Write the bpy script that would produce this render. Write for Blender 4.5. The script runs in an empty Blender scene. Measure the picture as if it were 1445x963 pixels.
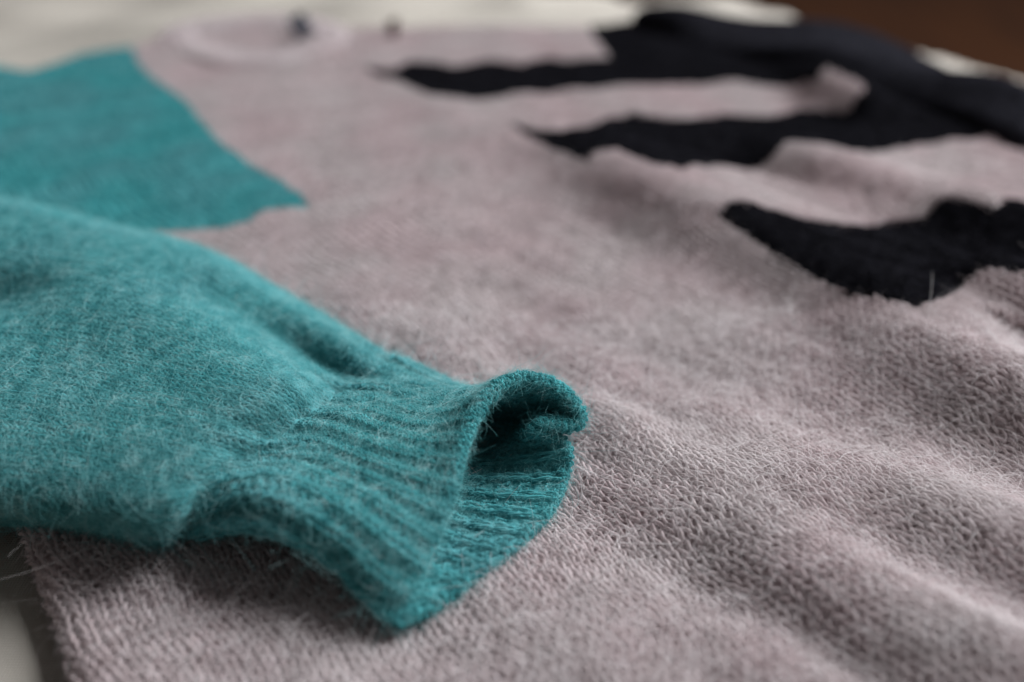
import bpy, math
import numpy as np
from mathutils import Vector

rng = np.random.default_rng(7)
scene = bpy.context.scene
R = math.radians

# ------------------------------------------------------------------ camera
cam_data = bpy.data.cameras.new('camera')
cam = bpy.data.objects.new('camera', cam_data)
scene.collection.objects.link(cam)
cam.location = (0, 0, .24)
cam.rotation_euler = (R(90 - 33), 0, 0)
cam_data.sensor_width = 36
cam_data.lens = 35
cam_data.clip_start = .01
cam_data.clip_end = 50
cam_data.dof.use_dof = True
cam_data.dof.focus_distance = .335
cam_data.dof.aperture_fstop = 3.0
scene.camera = cam

# ------------------------------------------------------------------ light of the room
world = bpy.data.worlds.new('World')
scene.world = world
world.use_nodes = True
bg = world.node_tree.nodes['Background']
bg.inputs[0].default_value = (.63, .58, .57, 1)
bg.inputs[1].default_value = .145

def area(name, loc, target, sx, sy, power, col):
    l = bpy.data.lights.new(name, 'AREA')
    l.shape = 'RECTANGLE'; l.size = sx; l.size_y = sy; l.energy = power; l.color = col
    o = bpy.data.objects.new(name, l); scene.collection.objects.link(o)
    o.location = loc
    o.rotation_euler = (Vector(target) - Vector(loc)).to_track_quat('-Z', 'Y').to_euler()
    return o
area('window_light', (1.8, 1.45, 1.75), (0, .35, 0), 1.4, 1.3, 175, (.97, .98, 1))

vs = scene.view_settings
vs.view_transform = 'Standard'; vs.look = 'None'; vs.gamma = 1; vs.exposure = -.08
vs.use_curve_mapping = False
cy = scene.cycles
cy.max_bounces = 5; cy.diffuse_bounces = 3; cy.glossy_bounces = 2; cy.transmission_bounces = 3; cy.transparent_max_bounces = 4
cy.use_denoising = True
cy.denoising_prefilter = 'ACCURATE'
cy.caustics_reflective = False; cy.caustics_refractive = False
scene.cycles_curves.shape = 'RIBBONS'
scene.cycles_curves.subdivisions = 2

# ------------------------------------------------------------------ layout
# plan coordinates of the sweater as it lies on the bed, in metres
RIDGES = [([[0.0218, 0.3214, 0.01], [0.0334, 0.2936, 0.0154], [0.0506, 0.2652, 0.0188], [0.0749, 0.2408, 0.0208], [0.0974, 0.2157, 0.0228], [0.1177,
    0.1958, 0.0249], [0.1373, 0.179, 0.0255], [0.159, 0.1638, 0.0249]], 0.018, 0.014), ([[0.0602, 0.3143, 0.01], [0.0791, 0.2722, 0.0168], [0.1037,
    0.2547, 0.0208], [0.1299, 0.2426, 0.0228], [0.1576, 0.2258, 0.0249], [0.1917, 0.2066, 0.0249]], 0.018, 0.025), ([[0.0251, 0.5836, 0.0127],
    [0.0503, 0.5223, 0.0262], [0.0794, 0.476, 0.0316], [0.1022, 0.4408, 0.033], [0.1298, 0.4099, 0.0289], [0.1599, 0.369, 0.0262], [0.1832, 0.3547,
    0.0208]], 0.024, 0.05), ([[0.144, 0.3798, 0.0127], [0.1592, 0.331, 0.0262], [0.1789, 0.3071, 0.0316], [0.2178, 0.2806, 0.0316]], 0.022, 0.03),
    ([[0.2035, 0.3974, 0.0154], [0.2069, 0.3754, 0.0303], [0.2268, 0.355, 0.0343], [0.2616, 0.3372, 0.0316]], 0.022, 0.04), ([[0.1479, 0.5846, 0.01],
    [0.1563, 0.5361, 0.0249], [0.1767, 0.509, 0.0275], [0.1998, 0.4838, 0.0262], [0.2222, 0.4664, 0.0221], [0.2478, 0.4652, 0.0127]], 0.016, 0.04),
    ([[0.2032, 0.7292, 0.01], [0.2092, 0.6559, 0.0303], [0.2263, 0.6174, 0.0289], [0.2603, 0.6208, 0.0127]], 0.014, 0.035), ([[-0.102, 0.6948,
    0.0107], [-0.0572, 0.634, 0.0127], [-0.0097, 0.5784, 0.0147], [0.0241, 0.5553, 0.0127]], 0.02, 0.06), ([[-0.0983, 0.4137, 0.01], [-0.063, 0.376,
    0.0168], [-0.0329, 0.3452, 0.0181], [-0.0065, 0.3318, 0.0113]], 0.02, 0.05), ([[0.0757, 0.3843, 0.01], [0.1057, 0.3487, 0.014], [0.1325, 0.3181,
    0.014], [0.1607, 0.2946, 0.0113]], 0.02, 0.05), ([[0.238, 0.4929, 0.0127], [0.2396, 0.4536, 0.0262], [0.264, 0.4299, 0.0262]], 0.018, 0.03),
    ([[0.0547, 0.2065, 0.01], [0.0743, 0.1838, 0.0154], [0.0887, 0.1655, 0.0154]], 0.012, 0.012), ([[-0.0273, 0.2239, 0.01], [0.0079, 0.2062, 0.0134],
    [0.0345, 0.1783, 0.0134]], 0.02, 0.02)]
OUTLINE = [[-0.1666, 0.2453], [-0.1455, 0.2148], [-0.1257, 0.1849], [-0.1021, 0.1507], [-0.0506, 0.1272], [0.0632, 0.1272], [0.2306, 0.1272], [0.376,
    0.304], [0.3668, 0.4792], [0.335, 0.5738], [0.3358, 0.6359], [0.3233, 0.6756], [0.302, 0.713], [0.2781, 0.7522], [0.2407, 0.795], [0.1974,
    0.8315], [0.1419, 0.8531], [0.0602, 0.8358], [-0.0132, 0.8315], [-0.0946, 0.8273], [-0.147, 0.8273], [-0.1733, 0.8444], [-0.2157, 0.8487],
    [-0.2471, 0.8315], [-0.275, 0.8069], [-0.2964, 0.7759], [-0.3324, 0.7611], [-0.3418, 0.7296], [-0.3515, 0.7146], [-0.3771, 0.7262], [-0.4666,
    0.7797], [-0.5139, 0.6939], [-0.4923, 0.5738], [-0.3738, 0.4], [-0.2865, 0.3442], [-0.23, 0.304]]
TEAL = [[-0.7274, 0.8475], [-0.4037, 0.7866], [-0.3526, 0.8153], [-0.306, 0.8047], [-0.2932, 0.7693], [-0.2808, 0.7373], [-0.2575, 0.6958], [-0.2208,
    0.6502], [-0.1847, 0.5834], [-0.1538, 0.5421], [-0.1277, 0.5139], [-0.1152, 0.4986], [-0.1073, 0.4806], [-0.1215, 0.4816], [-0.1311, 0.4777],
    [-0.1366, 0.4651], [-0.1463, 0.4591], [-0.1821, 0.452], [-0.2197, 0.4421], [-0.2718, 0.4041], [-0.376, 0.366]]
BLACK = [[0.064, 0.896], [0.0629, 0.8482], [0.0658, 0.7887], [0.0742, 0.742], [0.0411, 0.7371], [0.0281, 0.7454], [0.0066, 0.7284], [-0.0172, 0.7352],
    [-0.0426, 0.716], [-0.0614, 0.7265], [-0.0751, 0.7333], [-0.0845, 0.712], [-0.0987, 0.7106], [-0.1109, 0.7176], [-0.0974, 0.6984], [-0.0809,
    0.6853], [-0.0536, 0.6504], [-0.027, 0.6392], [0.0084, 0.6559], [0.0524, 0.6679], [0.0875, 0.6763], [0.1226, 0.6799], [0.1592, 0.6906], [0.185,
    0.6719], [0.202, 0.6507], [0.2087, 0.6542], [0.227, 0.6193], [0.2131, 0.6104], [0.1898, 0.631], [0.1626, 0.6132], [0.1372, 0.6231], [0.107,
    0.6067], [0.0767, 0.6189], [0.0475, 0.5931], [0.0288, 0.5699], [0.0163, 0.5798], [-0.002, 0.5949], [0.0157, 0.5564], [0.0312, 0.531], [0.0401,
    0.5146], [0.0461, 0.5182], [0.0576, 0.5169], [0.0737, 0.4892], [0.0881, 0.485], [0.1146, 0.5225], [0.1438, 0.5283], [0.1498, 0.5321], [0.1566,
    0.5371], [0.1664, 0.529], [0.1913, 0.5292], [0.2385, 0.567], [0.2828, 0.5808], [0.2973, 0.5856], [0.3162, 0.5697], [0.3883, 0.516], [0.6062,
    0.7136], [0.4241, 0.8984]]
STRIPE = [[0.0982, 0.4359], [0.104, 0.4407], [0.1135, 0.445], [0.1229, 0.439], [0.1419, 0.4422], [0.1634, 0.4421], [0.1903, 0.4576], [0.2074, 0.4565],
    [0.2158, 0.4617], [0.2231, 0.4619], [0.2289, 0.4539], [0.2369, 0.4469], [0.2783, 0.4839], [0.3541, 0.4567], [0.3011, 0.3699], [0.2155, 0.3585],
    [0.1982, 0.3689], [0.1918, 0.3673], [0.179, 0.3536], [0.1623, 0.3432], [0.1417, 0.3594], [0.1261, 0.392], [0.1118, 0.4157]]
STATIONS = [[[-0.0318, 0.1953, 0.016], [-0.026, 0.2094, 0.024], [-0.0183, 0.2293, 0.033], [-0.0139, 0.2483, 0.041], [-0.0071, 0.2645, 0.047], [0.0046,
    0.2734, 0.049], [0.0185, 0.2725, 0.045], [0.0272, 0.2686, 0.036]], [[-0.0406, 0.2016, 0.02], [-0.0361, 0.2106, 0.03], [-0.0293, 0.2317, 0.034],
    [-0.0245, 0.2504, 0.037], [-0.0189, 0.2661, 0.037], [-0.0104, 0.2788, 0.036], [-0.0019, 0.2859, 0.032], [0.0051, 0.2935, 0.022]], [[-0.053,
    0.2107, 0.027], [-0.05, 0.2181, 0.035], [-0.0446, 0.2355, 0.035], [-0.0398, 0.2498, 0.036], [-0.0343, 0.2649, 0.035], [-0.0277, 0.2779, 0.033],
    [-0.0223, 0.2892, 0.029], [-0.0178, 0.2997, 0.022]], [[-0.0766, 0.2202, 0.031], [-0.0748, 0.2282, 0.038], [-0.0678, 0.2422, 0.035], [-0.0608,
    0.2547, 0.035], [-0.0535, 0.2693, 0.034], [-0.0459, 0.2856, 0.031], [-0.0397, 0.2985, 0.028], [-0.0334, 0.3145, 0.02]], [[-0.1026, 0.2312, 0.016],
    [-0.0959, 0.233, 0.032], [-0.0888, 0.2407, 0.034], [-0.0777, 0.2534, 0.036], [-0.068, 0.2699, 0.035], [-0.0588, 0.2945, 0.027], [-0.0485, 0.3077,
    0.028], [-0.0454, 0.3252, 0.02]], [[-0.1123, 0.2291, 0.014], [-0.1033, 0.2213, 0.034], [-0.0986, 0.2337, 0.04], [-0.0911, 0.253, 0.043], [-0.077,
    0.2733, 0.045], [-0.0744, 0.312, 0.026], [-0.0623, 0.3176, 0.032], [-0.0628, 0.3406, 0.02]], [[-0.1406, 0.2384, 0.01], [-0.1305, 0.2296, 0.031],
    [-0.1293, 0.2485, 0.04], [-0.1288, 0.2787, 0.045], [-0.1198, 0.3081, 0.049], [-0.1088, 0.3327, 0.037], [-0.0959, 0.3436, 0.036], [-0.0976, 0.3698,
    0.024]], [[-0.1707, 0.2451, 0.008], [-0.1591, 0.2352, 0.03], [-0.1606, 0.2558, 0.04], [-0.1642, 0.2918, 0.045], [-0.1623, 0.3279, 0.05], [-0.1514,
    0.3523, 0.049], [-0.1413, 0.3779, 0.042], [-0.1354, 0.3991, 0.028]], [[-0.2041, 0.2458, 0.008], [-0.1891, 0.2352, 0.03], [-0.1945, 0.2614, 0.04],
    [-0.2023, 0.301, 0.045], [-0.2067, 0.3358, 0.039], [-0.1914, 0.3535, 0.05], [-0.1851, 0.3887, 0.046], [-0.1797, 0.4186, 0.03]], [[-0.2415, 0.2477,
    0.012], [-0.2258, 0.2411, 0.036], [-0.2246, 0.2596, 0.05], [-0.237, 0.2979, 0.05], [-0.2472, 0.3386, 0.047], [-0.2501, 0.378, 0.047], [-0.2504,
    0.4216, 0.042], [-0.2527, 0.4537, 0.03]], [[-0.2891, 0.2546, 0.012], [-0.2709, 0.248, 0.036], [-0.2713, 0.2675, 0.05], [-0.2887, 0.3074, 0.05],
    [-0.3082, 0.356, 0.047], [-0.3114, 0.395, 0.047], [-0.3175, 0.4357, 0.042], [-0.3247, 0.4664, 0.03]]]
OPENING_BOTTOM = [[0.0261, 0.2655, 0.033], [0.0189, 0.2649, 0.035], [0.0103, 0.2654, 0.037], [0.0099, 0.2646, 0.034], [0.0182, 0.2674, 0.03], [0.024,
    0.2644, 0.025], [0.0226, 0.2568, 0.018], [0.0168, 0.2427, 0.015], [0.005, 0.2266, 0.015], [-0.007, 0.2146, 0.015], [-0.0203, 0.2026, 0.015]]
BLACK_SLEEVE = [([0.1052, 0.8406, 0.006], 0.02), ([0.1516, 0.817, 0.008], 0.035), ([0.2075, 0.7715, 0.01], 0.042), ([0.2604, 0.7114, 0.012], 0.042),
    ([0.2961, 0.654, 0.01], 0.034), ([0.3222, 0.5919, 0.009], 0.028), ([0.3478, 0.514, 0.009], 0.028), ([0.3901, 0.4584, 0.012], 0.04)]
NECK = [[-0.2677, 0.8007, 0.0115], [-0.2492, 0.7701, 0.0115], [-0.2257, 0.7467, 0.0115], [-0.1986, 0.7329, 0.0115], [-0.1745, 0.7363, 0.0115],
    [-0.1575, 0.7538, 0.0115], [-0.1425, 0.7968, 0.0115], [-0.1648, 0.8292, 0.0115], [-0.1965, 0.8419, 0.0115], [-0.231, 0.8376, 0.0115], [-0.2571,
    0.825, 0.0115]]
TAGS = [[-0.1603, 0.7831, 0.022], [-0.0965, 0.7967, 0.016]]
SHEET_EDGE = [[-1.9461, 1.1366], [-0.5604, 1.1436], [-0.0864, 1.0252], [0.1218, 0.994], [0.1936, 0.9724], [0.2418, 0.9464], [0.2728, 0.8888], [0.3056,
    0.8148], [0.3304, 0.7862], [0.3474, 0.7716], [0.3822, 0.7304], [0.4399, 0.598], [0.5771, 0.3591]]

# HEIGHT BEGIN
def seg_dist(X, Y, P):
    """distance, side and interpolated height of the nearest point on a polyline"""
    best = np.full(X.shape, 1e9); side = np.zeros(X.shape); hz = np.zeros(X.shape)
    for (a, b) in zip(P[:-1], P[1:]):
        dx, dy = b[0] - a[0], b[1] - a[1]; L2 = dx * dx + dy * dy
        t = np.clip(((X - a[0]) * dx + (Y - a[1]) * dy) / L2, 0, 1)
        ex, ey = X - a[0] - t * dx, Y - a[1] - t * dy
        d = np.hypot(ex, ey); m = d < best
        best = np.where(m, d, best)
        side = np.where(m, np.sign(dx * ey - dy * ex), side)
        hz = np.where(m, a[2] + t * (b[2] - a[2]), hz)
    return best, side, hz
BASE = .010
def height(X, Y):
    X = np.asarray(X, float); Y = np.asarray(Y, float)
    z = np.full(X.shape, BASE)
    z += .0012 * np.sin(37 * X + 21 * Y + 1) * np.sin(29 * Y - 13 * X) + .0007 * np.sin(83 * X - 61 * Y) * np.sin(71 * Y + 40 * X + 2)
    q = .65 * X + .76 * Y; w = .76 * X - .65 * Y
    rip = np.sin(q * 190 + 1.4 * np.sin(w * 13) + .4 * np.sin(w * 31 + 1)) * (.5 + .5 * np.sin(w * 11 + q * 31 + 2)) + .3 * np.sin(q * 330 + 2 * np.sin(w * 33 + 2)) * (.5 + .5 * np.sin(w * 41 - q * 17))
    z += .0011 * rip * np.clip((X + .06) / .08, 0, 1)
    for P, wn, wf in RIDGES:
        d, s, hz = seg_dist(X, Y, P)
        w = np.where(s < 0, wn, wf)
        z = z + (hz - BASE) * np.exp(-(d / w) ** 2)
    return z
# HEIGHT END

def poly_dist(X, Y, P):
    Q = [(p[0], p[1], 0) for p in P]; Q.append(Q[0])
    return seg_dist(X, Y, Q)[0]
def inside(X, Y, P):
    c = np.zeros(X.shape, bool); n = len(P)
    for i in range(n):
        x0, y0 = P[i][:2]; x1, y1 = P[(i + 1) % n][:2]
        if y0 == y1: continue
        cr = ((y0 > Y) != (y1 > Y)) & (X < (x1 - x0) * (Y - y0) / (y1 - y0) + x0)
        c ^= cr
    return c
def body_z(X, Y):
    d = poly_dist(X, Y, OUTLINE)
    q = np.clip(d / .009, 0, 1)
    return .0015 + height(X, Y) * np.sqrt(np.clip(1 - (1 - q) ** 2, 0, 1))
def normals_of(f, X, Y, e=.0015):
    zx = (f(X + e, Y) - f(X - e, Y)) / (2 * e); zy = (f(X, Y + e) - f(X, Y - e)) / (2 * e)
    n = np.stack([-zx, -zy, np.ones_like(zx)], -1)
    return n / np.linalg.norm(n, axis=-1, keepdims=True)

# ------------------------------------------------------------------ materials
def nodes_of(name):
    m = bpy.data.materials.new(name); m.use_nodes = True
    nt = m.node_tree; nt.nodes.clear()
    return m, nt, nt.nodes.new, nt.links.new
def wool(name, dark, mid, light, scale=160, bump=0, trans=.25, big=(1, 1, 1), fibre=False, spec=None):
    """wool yarn: colour varies from fibre clump to fibre clump"""
    m, nt, N, Lk = nodes_of(name)
    out = N('ShaderNodeOutputMaterial'); tc = N('ShaderNodeTexCoord')
    n1 = N('ShaderNodeTexNoise'); n1.inputs['Scale'].default_value = scale; n1.inputs['Detail'].default_value = 4; n1.inputs['Roughness'].default_value = .65
    n2 = N('ShaderNodeTexNoise'); n2.inputs['Scale'].default_value = 22; n2.inputs['Detail'].default_value = 3
    Lk(tc.outputs['Object'], n1.inputs['Vector']); Lk(tc.outputs['Object'], n2.inputs['Vector'])
    cr = N('ShaderNodeValToRGB'); Lk(n1.outputs['Fac'], cr.inputs['Fac'])
    e = cr.color_ramp.elements
    e[0].position = .3; e[0].color = (*dark, 1); e[1].position = .72; e[1].color = (*light, 1)
    k = e.new(.5); k.color = (*mid, 1)
    mx = N('ShaderNodeMix'); mx.data_type = 'RGBA'; mx.blend_type = 'MULTIPLY'
    r2 = N('ShaderNodeMapRange'); r2.inputs[1].default_value = .38; r2.inputs[2].default_value = .62
    Lk(n2.outputs['Fac'], r2.inputs[0]); Lk(r2.outputs[0], mx.inputs['Factor'])
    Lk(cr.outputs['Color'], mx.inputs['A']); mx.inputs['B'].default_value = (*big, 1)
    col = mx.outputs['Result']
    p = N('ShaderNodeBsdfPrincipled'); p.inputs['Roughness'].default_value = .75 if not fibre else .5
    p.inputs['Specular IOR Level'].default_value = .0 if not fibre else .4
    
    if spec is not None: p.inputs['Specular IOR Level'].default_value = spec
    Lk(col, p.inputs['Base Color'])
    if bump:
        v = N('ShaderNodeTexVoronoi'); v.inputs['Scale'].default_value = 420
        b = N('ShaderNodeBump'); b.inputs['Strength'].default_value = bump; b.inputs['Distance'].default_value = .002
        Lk(tc.outputs['Object'], v.inputs['Vector']); Lk(v.outputs['Distance'], b.inputs['Height']); Lk(b.outputs['Normal'], p.inputs['Normal'])
    if trans:
        t = N('ShaderNodeBsdfTranslucent'); Lk(col, t.inputs['Color'])
        ms = N('ShaderNodeMixShader'); ms.inputs[0].default_value = trans
        Lk(p.outputs[0], ms.inputs[1]); Lk(t.outputs[0], ms.inputs[2]); Lk(ms.outputs[0], out.inputs['Surface'])
    else:
        Lk(p.outputs[0], out.inputs['Surface'])
    return m
MAUVE = dict(dark=(.425, .375, .376), mid=(.54, .482, .483), light=(.59, .54, .55))
TEALC = dict(dark=(.034, .215, .235), mid=(.068, .345, .367), light=(.10, .445, .47))
BLACKC = dict(dark=(.006, .006, .0075), mid=(.013, .013, .0165), light=(.021, .021, .027))
m_mauve = wool('mauve_wool', **MAUVE, bump=.5, trans=0, big=(1.0, .93, .945))
m_mauve_y = wool('mauve_yarn', **MAUVE, trans=.2, big=(1.0, .93, .945))
m_mauve_f = wool('mauve_fibre', (.56, .50, .51), (.68, .62, .63), (.80, .75, .76), trans=.3, fibre=True)
m_teal = wool('teal_wool', **TEALC, bump=.5, trans=0, big=(1.45, .95, .97))
m_teal_y = wool('teal_yarn', **TEALC, trans=.2, big=(1.45, .95, .97))
m_teal_f = wool('teal_fibre', (.08, .385, .41), (.17, .52, .54), (.42, .72, .73), trans=.3, fibre=True)
m_pale_f = wool('pale_fibre', (.70, .66, .665), (.80, .77, .775), (.90, .88, .88), trans=.35, fibre=True)
m_paleteal_f = wool('pale_teal_fibre', (.16, .48, .50), (.34, .64, .65), (.62, .80, .80), trans=.35, fibre=True)
m_black = wool('black_wool', **BLACKC, bump=.5, trans=0, spec=0)
m_black_y = wool('black_yarn', **BLACKC, trans=.1, spec=0)
m_black_f = wool('black_fibre', (.010, .010, .013), (.016, .016, .020), (.035, .035, .042), trans=.2, fibre=True, spec=.05)

def cloth_mat():
    m, nt, N, Lk = nodes_of('white_cotton')
    out = N('ShaderNodeOutputMaterial'); tc = N('ShaderNodeTexCoord')
    p = N('ShaderNodeBsdfPrincipled'); p.inputs['Roughness'].default_value = .85; p.inputs['Specular IOR Level'].default_value = .1
    no = N('ShaderNodeTexNoise'); no.inputs['Scale'].default_value = 9; no.inputs['Detail'].default_value = 5
    cr = N('ShaderNodeValToRGB'); cr.color_ramp.elements[0].color = (.355, .33, .292, 1); cr.color_ramp.elements[1].color = (.41, .383, .342, 1)
    Lk(tc.outputs['Object'], no.inputs['Vector']); Lk(no.outputs['Fac'], cr.inputs['Fac']); Lk(cr.outputs['Color'], p.inputs['Base Color'])
    hs = []
    for ax in ('X', 'Y'):
        w = N('ShaderNodeTexWave'); w.bands_direction = ax; w.inputs['Scale'].default_value = 320 ; w.inputs['Distortion'].default_value = 1.2; w.inputs['Detail Scale'].default_value = 3
        Lk(tc.outputs['Object'], w.inputs['Vector']); hs.append(w.outputs['Fac'])
    mu = N('ShaderNodeMath'); mu.operation = 'ADD'; Lk(hs[0], mu.inputs[0]); Lk(hs[1], mu.inputs[1])
    b = N('ShaderNodeBump'); b.inputs['Strength'].default_value = .35; b.inputs['Distance'].default_value = .0004
    Lk(mu.outputs[0], b.inputs['Height']); Lk(b.outputs['Normal'], p.inputs['Normal']); Lk(p.outputs[0], out.inputs['Surface'])
    return m
def wood_mat():
    m, nt, N, Lk = nodes_of('brown_wood')
    out = N('ShaderNodeOutputMaterial'); tc = N('ShaderNodeTexCoord'); mp = N('ShaderNodeMapping')
    mp.inputs['Scale'].default_value = (9, .7, 1); mp.inputs['Rotation'].default_value = (0, 0, R(24))
    no = N('ShaderNodeTexNoise'); no.inputs['Scale'].default_value = 3; no.inputs['Detail'].default_value = 6
    cr = N('ShaderNodeValToRGB'); cr.color_ramp.elements[0].color = (.008, .0024, .0007, 1); cr.color_ramp.elements[1].color = (.042, .013, .0025, 1)
    p = N('ShaderNodeBsdfPrincipled'); p.inputs['Roughness'].default_value = .45; p.inputs['Specular IOR Level'].default_value = .15
    Lk(tc.outputs['Object'], mp.inputs['Vector']); Lk(mp.outputs[0], no.inputs['Vector']); Lk(no.outputs['Fac'], cr.inputs['Fac'])
    Lk(cr.outputs['Color'], p.inputs['Base Color']); Lk(p.outputs[0], out.inputs['Surface'])
    return m
def plain(name, col, rough=.7):
    m, nt, N, Lk = nodes_of(name)
    out = N('ShaderNodeOutputMaterial'); tc = N('ShaderNodeTexCoord'); p = N('ShaderNodeBsdfPrincipled')
    no = N('ShaderNodeTexNoise'); no.inputs['Scale'].default_value = 300
    cr = N('ShaderNodeValToRGB'); cr.color_ramp.elements[0].color = (*[c * .8 for c in col], 1); cr.color_ramp.elements[1].color = (*[c * 1.2 for c in col], 1)
    Lk(tc.outputs['Object'], no.inputs['Vector']); Lk(no.outputs['Fac'], cr.inputs['Fac']); Lk(cr.outputs['Color'], p.inputs['Base Color'])
    p.inputs['Roughness'].default_value = rough
    Lk(p.outputs[0], out.inputs['Surface'])
    return m
m_cotton = cloth_mat(); m_wood = wood_mat()

# ------------------------------------------------------------------ builders
def link(o, parent=None):
    scene.collection.objects.link(o)
    if parent is not None: o.parent = parent
    return o
def mesh_obj(name, verts, faces, mat, parent=None, smooth=True):
    me = bpy.data.meshes.new(name)
    verts = np.asarray(verts, np.float32); faces = np.asarray(faces, np.int32)
    n = faces.shape[1]
    me.vertices.add(len(verts)); me.vertices.foreach_set('co', verts.ravel())
    me.loops.add(faces.size); me.loops.foreach_set('vertex_index', faces.ravel())
    me.polygons.add(len(faces)); me.polygons.foreach_set('loop_start', np.arange(0, faces.size, n, dtype=np.int32))
    me.polygons.foreach_set('use_smooth', np.full(len(faces), smooth))
    me.update(calc_edges=True); me.validate()
    me.materials.append(mat)
    return link(bpy.data.objects.new(name, me), parent)
def grid_faces(nu, nv, keep=None, wrap=False):
    i, j = np.meshgrid(np.arange(nu - 1), np.arange(nv if wrap else nv - 1), indexing='ij')
    j2 = (j + 1) % nv
    f = np.stack([i * nv + j, i * nv + j2, (i + 1) * nv + j2, (i + 1) * nv + j], -1).reshape(-1, 4)
    return f if keep is None else f[keep.reshape(-1)]
def compact(verts, faces):
    u, inv = np.unique(faces, return_inverse=True)
    return verts[u], inv.reshape(faces.shape)
def curves_obj(name, pts, sizes, radius, mat, parent):
    cu = bpy.data.hair_curves.new(name)
    cu.add_curves([int(s) for s in sizes])
    cu.attributes['position'].data.foreach_set('vector', np.asarray(pts, np.float32).ravel())
    ra = cu.attributes.get('radius') or cu.attributes.new('radius', 'FLOAT', 'POINT')
    ra.data.foreach_set('value', np.asarray(radius, np.float32).ravel())
    cu.materials.append(mat)
    o = link(bpy.data.objects.new(name, cu), parent)
    o['kind'] = 'stuff'
    return o
def unit(a):
    return a / np.maximum(np.linalg.norm(a, axis=-1, keepdims=True), 1e-9)
def fuzz(name, P, Nn, mat, parent, length=(.004, .009), elev=(5, 50), rad=3.2e-5, curl=.9, K=6, long_share=.03, lift=0.0, bend=-.95):
    """fine fibres that leave the yarn at all angles and lie over the cloth in loose curls"""
    n = len(P)
    if n == 0: return None
    t1 = unit(np.cross(Nn, rng.normal(size=(n, 3)))); t2 = np.cross(Nn, t1)
    el = np.radians(rng.uniform(elev[0], elev[1], n))[:, None]
    D = t1 * np.cos(el) + Nn * np.sin(el)
    ln = rng.uniform(length[0], length[1], n) * rng.lognormal(0, .3, n)
    lg = rng.random(n) < long_share
    ln = np.where(lg, ln * rng.uniform(1.3, 2.2, n), ln)[:, None]
    c1 = rng.normal(0, curl, n)[:, None]; c2 = rng.normal(bend, .35, n)[:, None]
    w1 = rng.normal(0, .12, (n, 3)); ph = rng.uniform(0, 6.28, n)[:, None]
    s = np.linspace(0, 1, K)
    out = np.empty((n, K, 3), np.float32)
    for k in range(K):
        q = s[k]
        out[:, k] = P + Nn * lift + ln * (D * q + (t2 * c1 + Nn * c2 * np.sin(el) * 1.6) * q * q * .5 + w1 * np.sin(q * 5 + ph) * q)
    r = np.broadcast_to(rad, (n,))[:, None] * rng.uniform(.6, 1.3, n)[:, None] * np.linspace(1, .45, K)[None]
    return curves_obj(name, out.reshape(-1, 3), np.full(n, K), r, mat, parent)
def loops(n_st, pps, a, h, d):
    """one course of knit loops, per stitch: offsets along the course (stitches), along the wale (rows) and out of the cloth"""
    t = np.arange(n_st * pps) / pps
    th = 2 * np.pi * t
    return t, a * np.sin(2 * th), h * np.cos(th), -d * np.cos(2 * th)

# ------------------------------------------------------------------ bed sheet and floor
nx, ny = 300, 200
gx = np.linspace(-1.0, 1.0, nx); gy = np.linspace(-.25, 1.25, ny)
X, Y = np.meshgrid(gx, gy, indexing='ij')
SH = [(-3, -2), (-3, SHEET_EDGE[0][1])] + [tuple(p) for p in SHEET_EDGE] + [(3, -2)]
d = poly_dist(X, Y, SH); ins = inside(X, Y, SH)
sd = np.where(ins, -d, d)
Z = .004 * np.sin(9 * X + 4 * Y) * np.sin(7 * Y - 3 * X + 1) * np.clip((Y - .5) * 3, 0, 1)
Z += (.005 * np.sin(31 * X + 17 * Y) * np.sin(23 * Y - 9 * X + 2) + .003 * np.sin(57 * X - 80 * Y + 1) * np.sin(19 * X)) * np.clip((Y - .72) * 9, 0, 1)
dd, _, _ = seg_dist(X, Y, [(-.62, .74, 0), (-.42, .80, 0), (-.25, .86, 0), (0, .93, 0)])
Z += .012 * np.exp(-(dd / .03) ** 2)
q = np.clip((sd + .004) / .03, 0, 1)
Z -= .42 * q ** 1.6
o = mesh_obj('bed_sheet', np.stack([X, Y, Z], -1).reshape(-1, 3), grid_faces(nx, ny), m_cotton)
o['kind'] = 'structure'; o['label'] = 'off-white cotton sheet spread over the bed'
fx, fy = np.meshgrid(np.linspace(-4, 5, 10), np.linspace(-1, 9, 10), indexing='ij')
o = mesh_obj('wood_floor', np.stack([fx, fy, np.full_like(fx, -.42)], -1).reshape(-1, 3), grid_faces(10, 10), m_wood)
o['kind'] = 'structure'; o['label'] = 'dark brown wooden floor beyond the bed'

# ------------------------------------------------------------------ the sweater
sweater = bpy.data.objects.new('knitted_sweater', None); link(sweater)
sweater['label'] = 'fuzzy mauve knitted sweater with teal sleeve and wavy black stripes laid on the bed'
sweater['category'] = 'sweater'

# front, cut along the colour changes of the knitting
step = .003
xs = np.arange(-.62, .62, step); ys = np.arange(.06, .98, step)
X, Y = np.meshgrid(xs, ys, indexing='ij')
Zb = body_z(X, Y)
sink = .0022
Vb = np.stack([X, Y, np.maximum(Zb - sink, .0012)], -1).reshape(-1, 3)
cx = .5 * (X[:-1, :-1] + X[1:, 1:]); cyy = .5 * (Y[:-1, :-1] + Y[1:, 1:])
jx = cx + rng.normal(0, .0006, cx.shape); jy = cyy + rng.normal(0, .0006, cx.shape)
in_b = inside(cx, cyy, OUTLINE)
in_t = in_b & inside(jx, jy, TEAL)
in_k = in_b & inside(jx, jy, BLACK) & ~in_t
in_s = in_b & inside(jx, jy, STRIPE) & ~in_k & ~in_t
in_m = in_b & ~in_t & ~in_k & ~in_s
def region(name, mask, mat):
    v, f = compact(Vb, grid_faces(len(xs), len(ys), mask))
    return mesh_obj(name, v, f, mat, sweater)
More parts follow.
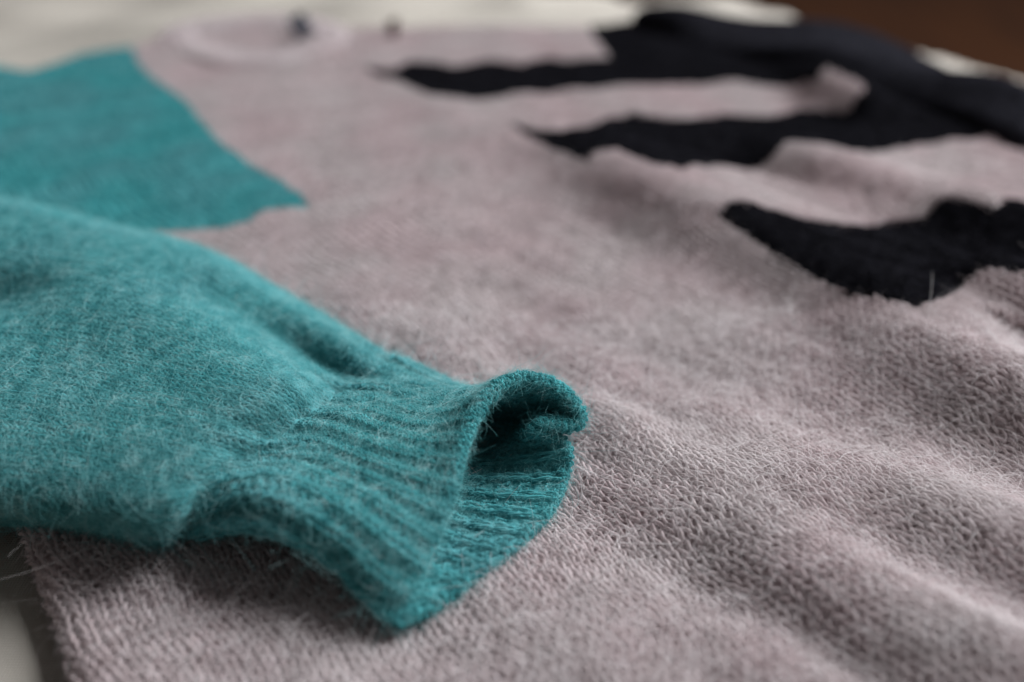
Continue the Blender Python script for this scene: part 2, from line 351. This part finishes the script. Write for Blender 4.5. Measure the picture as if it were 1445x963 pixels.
front = region('front_panel', in_m, m_mauve); front['label'] = 'mauve front of the sweater lying in soft folds'
yoke = region('shoulder_patch', in_t, m_teal); yoke['label'] = 'teal shoulder patch with a pointed tip'
stripes = region('striped_patch', in_k, m_black); stripes['label'] = 'black shoulder with two wavy stripes tapering to points'
stripe = region('stripe', in_s, m_black); stripe['label'] = 'lowest wavy black stripe on the front'

YR = .00058
# stitches of the front
W, RP = .0045, .0038
ang = R(40)
wv = np.array([math.sin(ang), -math.cos(ang)]); av = np.array([math.cos(ang), math.sin(ang)])
ORG = np.array([0, .50])
ni, nj, pps = 260, 320, 10
pts = []; rads = []
for j in range(-nj // 2, nj // 2):
    i0 = -ni // 2
    t, ox, oy, oz = loops(ni, pps, .20, .76, .21)
    st = np.floor(t).astype(int)
    jit = rng.normal(0, 1, (ni + 1, 3)); f = t - st
    jt = jit[st] * (1 - f)[:, None] + jit[st + 1] * f[:, None]
    s = (i0 + t + ox + .09 * jt[:, 0]) * W
    v = (j - oy * (1 + .14 * jt[:, 1]) + .11 * jt[:, 2]) * RP
    px = ORG[0] + s * av[0] + v * wv[0]; py = ORG[1] + s * av[1] + v * wv[1]
    wob = .0016 * np.sin(60 * px + 35 * py) + .0010 * np.sin(140 * py - 60 * px + 2)
    px = px + wob * av[0]; py = py + wob * av[1]
    pts.append(np.stack([px, py, oz * W], -1)); rads.append(YR * (1 + .22 * jt[:, 1] + .15 * np.sin(31 * px + 3) * np.sin(43 * py)))
A = np.concatenate(pts); RR = np.concatenate(rads)
rowid = np.repeat(np.arange(nj), ni * pps)
ok = (A[:, 1] > .12) & (A[:, 1] < .92) & (np.abs(A[:, 0]) < .09 + .62 * A[:, 1])
ok[ok] &= inside(A[ok, 0], A[ok, 1], OUTLINE)
A = A[ok]; RR = RR[ok]; rowid = rowid[ok]; idx = np.nonzero(ok)[0]
reg = np.zeros(len(A), int)
for k, poly in ((3, STRIPE), (2, BLACK), (1, TEAL)): reg[inside(A[:, 0], A[:, 1], poly)] = k
ZB = body_z(A[:, 0], A[:, 1]); Nn = normals_of(body_z, A[:, 0], A[:, 1])
P = np.stack([A[:, 0], A[:, 1], ZB], -1) + Nn * A[:, 2:3]
brk = np.nonzero((np.diff(idx) != 1) | (np.diff(rowid) != 0) | (np.diff(reg) != 0))[0] + 1
st0 = np.concatenate([[0], brk]); sizes = np.diff(np.concatenate([st0, [len(A)]])); rreg = reg[st0]
for k, (par, mt) in enumerate(((front, m_mauve_y), (yoke, m_teal_y), (stripes, m_black_y), (stripe, m_black_y))):
    sel = (rreg == k) & (sizes >= 4); m = np.repeat(sel, sizes)
    curves_obj('yarn', P[m], sizes[sel], RR[m], mt, par)

# ------------------------------------------------------------------ sleeve and cuff
def catmull(C, t):
    """C[k, ...] control points, t float indices"""
    n = len(C); i = np.clip(np.floor(t).astype(int), 0, n - 2); f = (t - i).reshape((-1,) + (1,) * (C.ndim - 1))
    p0 = C[np.maximum(i - 1, 0)]; p1 = C[i]; p2 = C[i + 1]; p3 = C[np.minimum(i + 2, n - 1)]
    return .5 * (2 * p1 + (p2 - p0) * f + (2 * p0 - 5 * p1 + 4 * p2 - p3) * f ** 2 + (3 * p1 - p0 - 3 * p2 + p3) * f ** 3)
def resample(C, n):
    D = catmull(np.asarray(C, float), np.linspace(0, len(C) - 1, 400))
    L = np.concatenate([[0], np.cumsum(np.linalg.norm(np.diff(D, axis=0), axis=1))]); t = np.linspace(0, L[-1], n)
    return np.stack([np.interp(t, L, D[:, k]) for k in range(3)], -1)
NT, NB = 97, 97
st_loops = []
for k, S in enumerate(STATIONS):
    S = np.array(S)
    top = resample(S, NT)
    if k == 0:
        bot = resample(np.vstack([S[-1:], OPENING_BOTTOM, S[:1]]), NB)
    else:
        n_, f_ = S[0], S[-1]
        ctl = [f_]
        for q in (.08, .25, .5, .75, .93):
            c = f_ + (n_ - f_) * q
            c[2] = float(height(np.array([c[0]]), np.array([c[1]]))[0]) + .004
            if k in (1, 2, 3, 4):                               # the near fold of the cuff arches clear of the front
                c[2] += max(n_[2] - .003 - c[2], 0) * {.93: 1, .75: .75, .5: .25}.get(q, 0)
            ctl.append(c)
        ctl.append(n_)
        bot = resample(ctl, NB)
    st_loops.append(np.vstack([top[:-1], bot[:-1]]))
SL = np.array(st_loops)                                   # station, around, xyz
NV = SL.shape[1]
# even spacing along the sleeve
mid = SL[:, NT // 2]
D = catmull(mid, np.linspace(0, len(mid) - 1, 600)); Ls = np.concatenate([[0], np.cumsum(np.linalg.norm(np.diff(D, axis=0), axis=1))])
u_rib = np.interp(4 / (len(mid) - 1) * 599, np.arange(600), Ls)
def tube(lengths):
    """rings of the sleeve at distances from the cuff edge"""
    return catmull(SL, np.interp(lengths, Ls, np.linspace(0, len(mid) - 1, 600)))
class Surf:
    def __init__(self, l0, l1, nu, smooth=1):
        self.l0, self.l1, self.nu = l0, l1, nu
        G = tube(np.linspace(l0, l1, nu))
        for _ in range(smooth):
            G = .25 * np.roll(G, 1, 1) + .5 * G + .25 * np.roll(G, -1, 1)
        ll = np.linspace(l0, l1, nu)[:, None, None]; vn = (np.arange(NV) / NV)[None, :, None]
        g = np.exp(-((ll - u_rib) / .016) ** 2) * (np.sin(2 * np.pi * 23 * vn + 3 * np.sin(9 * vn)) + .6 * np.sin(2 * np.pi * 37 * vn + 1))
        G = G + np.array([0, 0, 1.0]) * g * .0011
        self.G = G
        du = np.gradient(G, axis=0); dv = (np.roll(G, -1, 1) - np.roll(G, 1, 1)) * .5
        N_ = unit(np.cross(du, dv))
        if N_[nu // 2, NT // 2, 2] < 0: N_ = -N_
        for _ in range(2):
            N_ = unit(.25 * np.roll(N_, 1, 1) + .5 * N_ + .25 * np.roll(N_, -1, 1))
        self.N = N_
    def at(self, l, v):
        """l metres from the cuff edge, v in turns around the sleeve (0 near fold, .5 far fold)"""
        u = np.clip((l - self.l0) / (self.l1 - self.l0), 0, 1) * (self.nu - 1)
        i = np.clip(np.floor(u).astype(int), 0, self.nu - 2); fu = (u - i)[:, None]
        w = np.mod(v, 1) * NV; j = np.floor(w).astype(int) % NV; fw = (w - np.floor(w))[:, None]; j2 = (j + 1) % NV
        def mixg(G): return (G[i, j] * (1 - fu) + G[i + 1, j] * fu) * (1 - fw) + (G[i, j2] * (1 - fu) + G[i + 1, j2] * fu) * fw
        return mixg(self.G), unit(mixg(self.N))
HT = .0018
def thick_at(S, l, v):
    """both faces of the doubled rib: l > 0 outside, l < 0 inside, rounded over the edge at l = 0"""
    q = HT * np.pi / 2
    m = np.maximum(np.abs(l) - q, 0) + HT
    p, n_ = S.at(m, v)
    p1, n1 = S.at(np.full_like(l, .006), v); p0, n0 = S.at(np.full_like(l, HT), v)
    ax = unit(p0 - p1)
    ph = np.clip(l / HT, -np.pi / 2, np.pi / 2)[:, None]
    nn = unit(ax * np.cos(ph) + n_ * np.sin(ph))
    return p + nn * HT, nn, np.clip(l / (HT * 2), -1, 1)
NW = 56
RIB = .0011
def rib_phase(v, l): return v + .0022 * np.sin(23 * v + 60 * l) + .0016 * np.sin(51 * v - 90 * l + 1)
def rib(v, l):
    amp = (.75 + .25 * np.sin(37 * v + 5) * np.sin(17 * v + 70 * l)) * (.45 + .55 * np.clip(l / .010, 0, 1))
    return RIB * amp * np.cos(np.pi * NW * rib_phase(v, l))
cuff_s = Surf(0, u_rib, 120)
slv_s = Surf(u_rib - .002, Ls[-1], 260)
def surf_mesh(name, S, mat, parent, ribbed, off=0):
    G = S.G.copy()
    vv = np.arange(NV) / NV
    if ribbed: G = G + S.N * rib(vv[None, :], np.linspace(S.l0, S.l1, S.nu)[:, None])[..., None] * .8
    G = G + S.N * off
    return mesh_obj(name, G.reshape(-1, 3), grid_faces(S.nu, NV, wrap=True), mat, parent)
sleeve = surf_mesh('sleeve', slv_s, m_teal, sweater, False, -.0012); sleeve['label'] = 'teal sleeve folded across the front towards the viewer'
lc = np.concatenate([-np.linspace(u_rib - .004, .003, 60), np.linspace(-.0026, .0026, 13), np.linspace(.003, u_rib + .001, 70)])
LC, VC = np.meshgrid(lc, np.arange(NV) / NV, indexing='ij')
pc, nc, sg = thick_at(cuff_s, LC.ravel(), VC.ravel())
pc = pc + nc * (sg * rib(VC.ravel(), np.abs(LC.ravel())) * .8 - .0003)[:, None]
cuff = mesh_obj('cuff', pc, grid_faces(len(lc), NV, wrap=True), m_teal, sweater)
cuff['label'] = 'ribbed teal cuff standing open at its edge'

def knit_tube(name, S, l0, l1, pitch, nw, v0, v1, rad, mat, parent, ribbed, depth, pps=14, ply=0):
    w_m = .085 / (nw / 2)
    pts = []; sizes = []; rr = []
    rows = int((l1 - l0) / pitch)
    n_st = int((v1 - v0) * nw)
    for j in range(rows):
        t, ox, oy, oz = loops(n_st, pps, .20, .74, 1.0)
        stn = np.floor(t).astype(int); f = (t - stn)
        jit = rng.normal(0, 1, (n_st + 1, 3)); jt = jit[stn] * (1 - f)[:, None] + jit[np.minimum(stn + 1, n_st)] * f[:, None]
        v = v0 + (t + ox + .05 * jt[:, 0]) / nw
        l = l0 + (j + .5 - oy * (1 + .08 * jt[:, 1]) + .06 * jt[:, 2]) * pitch
        zz = oz * depth
        if ribbed:
            vm = v0 + t / nw
            side = np.tanh(2.5 * np.cos(np.pi * nw * rib_phase(vm, l)))      # knit and purl wales alternate
            p, n_, sg = thick_at(S, l, v)
            zz = zz * np.where(side * sg > -.3, 1, -1) * 1.0 + sg * rib(vm, np.abs(l))
        else:
            p, n_ = S.at(np.clip(l, S.l0, S.l1), v)
        c = p + n_ * zz[:, None]
        if ply:
            tg = unit(np.gradient(c, axis=0)); b1 = unit(np.cross(tg, n_)); b2 = np.cross(tg, b1)
            arc = np.concatenate([[0], np.cumsum(np.linalg.norm(np.diff(c, axis=0), axis=1))])
            for k in range(ply):
                a_ = arc / .0024 * 2 * np.pi + 2 * np.pi * k / ply
                pts.append(c + (b1 * np.cos(a_)[:, None] + b2 * np.sin(a_)[:, None]) * rad * .55); sizes.append(len(c)); rr.append(rad * .62 * (1 + .12 * jt[:, 1]))
        else:
            pts.append(c); sizes.append(len(c)); rr.append(rad * (1 + .12 * jt[:, 1]))
    return curves_obj(name, np.concatenate(pts), sizes, np.concatenate(rr), mat, parent)
knit_tube('yarn', cuff_s, -.045, u_rib, .0026, NW, 0, 1, .00068, m_teal_y, cuff, True, .00050, pps=20, ply=2)
knit_tube('yarn', slv_s, u_rib, min(Ls[-1], u_rib + .27), .0027, 96, -.06, .56, .00056, m_teal_y, sleeve, False, .00055, pps=12)
# ------------------------------------------------------------------ black sleeve on the far side
cl = np.array([p for p, w in BLACK_SLEEVE]); wd = np.array([w for p, w in BLACK_SLEEVE])
tt = np.linspace(0, len(cl) - 1, 90); C = catmull(cl, tt); wdt = np.interp(tt, np.arange(len(wd)), wd)
T = unit(np.gradient(C, axis=0)); Sd = np.stack([-T[:, 1], T[:, 0], np.zeros(len(T))], -1)
th = np.linspace(0, 2 * np.pi, 40, endpoint=False)
hh = .018 + .004 * np.sin(tt * 3.1)
G = C[:, None] + Sd[:, None] * (np.cos(th)[None, :] * wdt[:, None])[..., None]
zz = hh[:, None] * np.sin(th)[None] * (1 + .18 * np.sin(3 * th[None] + tt[:, None] * 2.3))
G[..., 2] += np.maximum(zz, -.01)
bs = mesh_obj('sleeve', G.reshape(-1, 3), grid_faces(90, 40, wrap=True), m_black, sweater); bs['label'] = 'black sleeve running along the far side of the bed'

# ------------------------------------------------------------------ neckband and sewn-in labels
ring = np.array(NECK + NECK[:3]); tt = np.linspace(1, len(NECK) + 1, 120, endpoint=False)
C = catmull(ring, tt); T = unit(np.roll(C, -1, 0) - np.roll(C, 1, 0)); Sd = unit(np.stack([-T[:, 1], T[:, 0], np.zeros(len(T))], -1))
th = np.linspace(0, 2 * np.pi, 14, endpoint=False)
G = C[:, None] + Sd[:, None] * (.013 * np.cos(th))[None, :, None] + np.array([0, 0, 1.]) * (.0012 * np.sin(th))[None, :, None]
G[..., 2] += (.0012 * np.cos(np.arange(120) * 2 * np.pi / 4))[:, None]
G = np.concatenate([G, G[:1]])
GY = np.concatenate([C[k, None] + Sd[k, None] * (.0135 * np.cos(th[:8]))[:, None] + np.array([0, 0, 1.]) * (.0030 * np.sin(th[:8]))[:, None] for k in range(120)])
nb = mesh_obj('neckband', G.reshape(-1, 3), grid_faces(121, 14, wrap=True), m_mauve, sweater); nb['label'] = 'rounded mauve neckband'
curves_obj('yarn', GY, [8] * 120, np.full(960, .0008), m_mauve_y, nb)
pick = rng.integers(0, 120, 16000); aa = rng.uniform(.1, np.pi - .1, 16000)
NB_P = C[pick] + Sd[pick] * (.0135 * np.cos(aa))[:, None] + np.array([0, 0, 1.]) * (.0036 * np.sin(aa))[:, None] + T[pick] * rng.uniform(-.003, .003, 16000)[:, None]
NB_N = unit(Sd[pick] * (.35 * np.cos(aa))[:, None] + np.array([0, 0, 1.]) * np.sin(aa)[:, None])
fuzz('fuzz', NB_P, NB_N, m_mauve_f, nb, length=(.002, .0045), elev=(0, 25), rad=8e-5, long_share=0)
def tag(c, w, h, mat, lab, rz, lean):
    gu, gv = np.meshgrid(np.linspace(-.5, .5, 8), np.linspace(0, 1, 8), indexing='ij')
    x = gu * w; z = gv * h * math.cos(lean) + .0015 * np.sin(gu * 6); y = gv * h * math.sin(lean) + .002 * np.sin(gv * 3)
    cr_, sr_ = math.cos(rz), math.sin(rz)
    V = np.stack([c[0] + x * cr_ - y * sr_, c[1] + x * sr_ + y * cr_, c[2] + z - h * .5 * math.cos(lean)], -1).reshape(-1, 3)
    o = mesh_obj('label_tag', V, grid_faces(8, 8), mat, sweater); o['label'] = lab
    md = o.modifiers.new('thickness', 'SOLIDIFY'); md.thickness = .0012
    return o
tag(TAGS[0], .016, .020, plain('navy_label', (.014, .015, .026)), 'small dark navy label inside the neckband', R(38), R(55))
tag(TAGS[1], .009, .016, plain('brown_label', (.06, .011, .009)), 'small dark brown tag behind the neckband', R(-15), R(25))

# ------------------------------------------------------------------ fuzz
# on the front, region by region
n = 420000
x = rng.uniform(-.5, .5, n); y = rng.uniform(.14, .90, n)
keep = (np.abs(x) < .09 + .60 * y) & (rng.random(n) < np.clip(.22 / np.maximum(y - .10, .1), .10, 1) ** 1.5)
x, y = x[keep], y[keep]; keep = inside(x, y, OUTLINE); x, y = x[keep], y[keep]
reg = np.zeros(len(x), int)
for k, poly in ((3, STRIPE), (2, BLACK), (1, TEAL)): reg[inside(x, y, poly)] = k
Nn = normals_of(body_z, x, y); P = np.stack([x, y, body_z(x, y)], -1)
print('body fibres', len(x))
for k, (par, mt) in enumerate(((front, m_mauve_f), (yoke, m_teal_f), (stripes, m_black_f), (stripe, m_black_f))):
    m = reg == k
    if k == 0: print('near fibres', int((y[m] < .42).sum()))
    near = (y[m] < .35) & (poly_dist(x[m], y[m], STRIPE) > .010)
    fuzz('fuzz', P[m][near], Nn[m][near], mt, par, length=(.0025, .0065), elev=(0, 45), rad=3.6e-5, curl=1.6, lift=.0007, bend=-.7)
    fuzz('fuzz', P[m][~near], Nn[m][~near], mt, par, length=(.002, .0045), elev=(0, 14), bend=-.5, lift=.0004, long_share=0, rad=3.8e-5 * np.clip(y[m][~near] / .34, 1, 2.2))
# on the sleeve
n = 100000
l = rng.uniform(u_rib - .002, min(Ls[-1], u_rib + .27), n); v = rng.uniform(-.06, .56, n)
P, Nn = slv_s.at(l, v)
fuzz('fuzz', P + Nn * .0003, Nn, m_teal_f, sleeve, length=(.0025, .0065), elev=(0, 45), rad=4.0e-5, curl=1.5)
# on both faces of the cuff
n = 46000
l = rng.uniform(-.022, u_rib, n); v = rng.uniform(0, 1, n)
P, Nn, sg = thick_at(cuff_s, l, v); P = P + Nn * (sg * rib(v, np.abs(l)) + .0004)[:, None]
fuzz('fuzz', P, Nn, m_teal_f, cuff, length=(.002, .0045), elev=(0, 45), rad=3.4e-5, curl=1.6, lift=.0003, bend=-.7)

# longer stray hairs
n = 20000
x = rng.uniform(-.30, .36, n); y = rng.uniform(.15, .37, n)
keep = (np.abs(x) < .09 + .60 * y) & inside(x, y, OUTLINE) & ~inside(x, y, STRIPE) & ~inside(x, y, BLACK) & ~inside(x, y, TEAL)
keep &= (poly_dist(x, y, STRIPE) > .014) & (poly_dist(x, y, OUTLINE) > .014)
x, y = x[keep], y[keep]; Nn = normals_of(body_z, x, y)
fuzz('stray_hair', np.stack([x, y, body_z(x, y)], -1), Nn, m_pale_f, front, length=(.0035, .0085), elev=(8, 50), rad=7.2e-5, curl=2.4, K=10, lift=.0013, bend=-.6)
n = 5000
l = rng.uniform(u_rib - .002, min(Ls[-1], u_rib + .24), n); v = rng.uniform(-.08, .56, n)
P, Nn = slv_s.at(l, v)
fuzz('stray_hair', P, Nn, m_paleteal_f, sleeve, length=(.0035, .0075), elev=(5, 32), rad=5.0e-5, curl=2.4, K=10, lift=.0006, bend=-.8)
n = 3200
l = .004 + (u_rib - .004) * rng.random(n) ** 1.3; v = rng.uniform(0, 1, n)
P, Nn, sg = thick_at(cuff_s, l, v)
fuzz('stray_hair', P, Nn, m_paleteal_f, cuff, length=(.003, .0075), elev=(5, 42), rad=5.4e-5, curl=2.4, K=10, lift=.0006, bend=-.8)
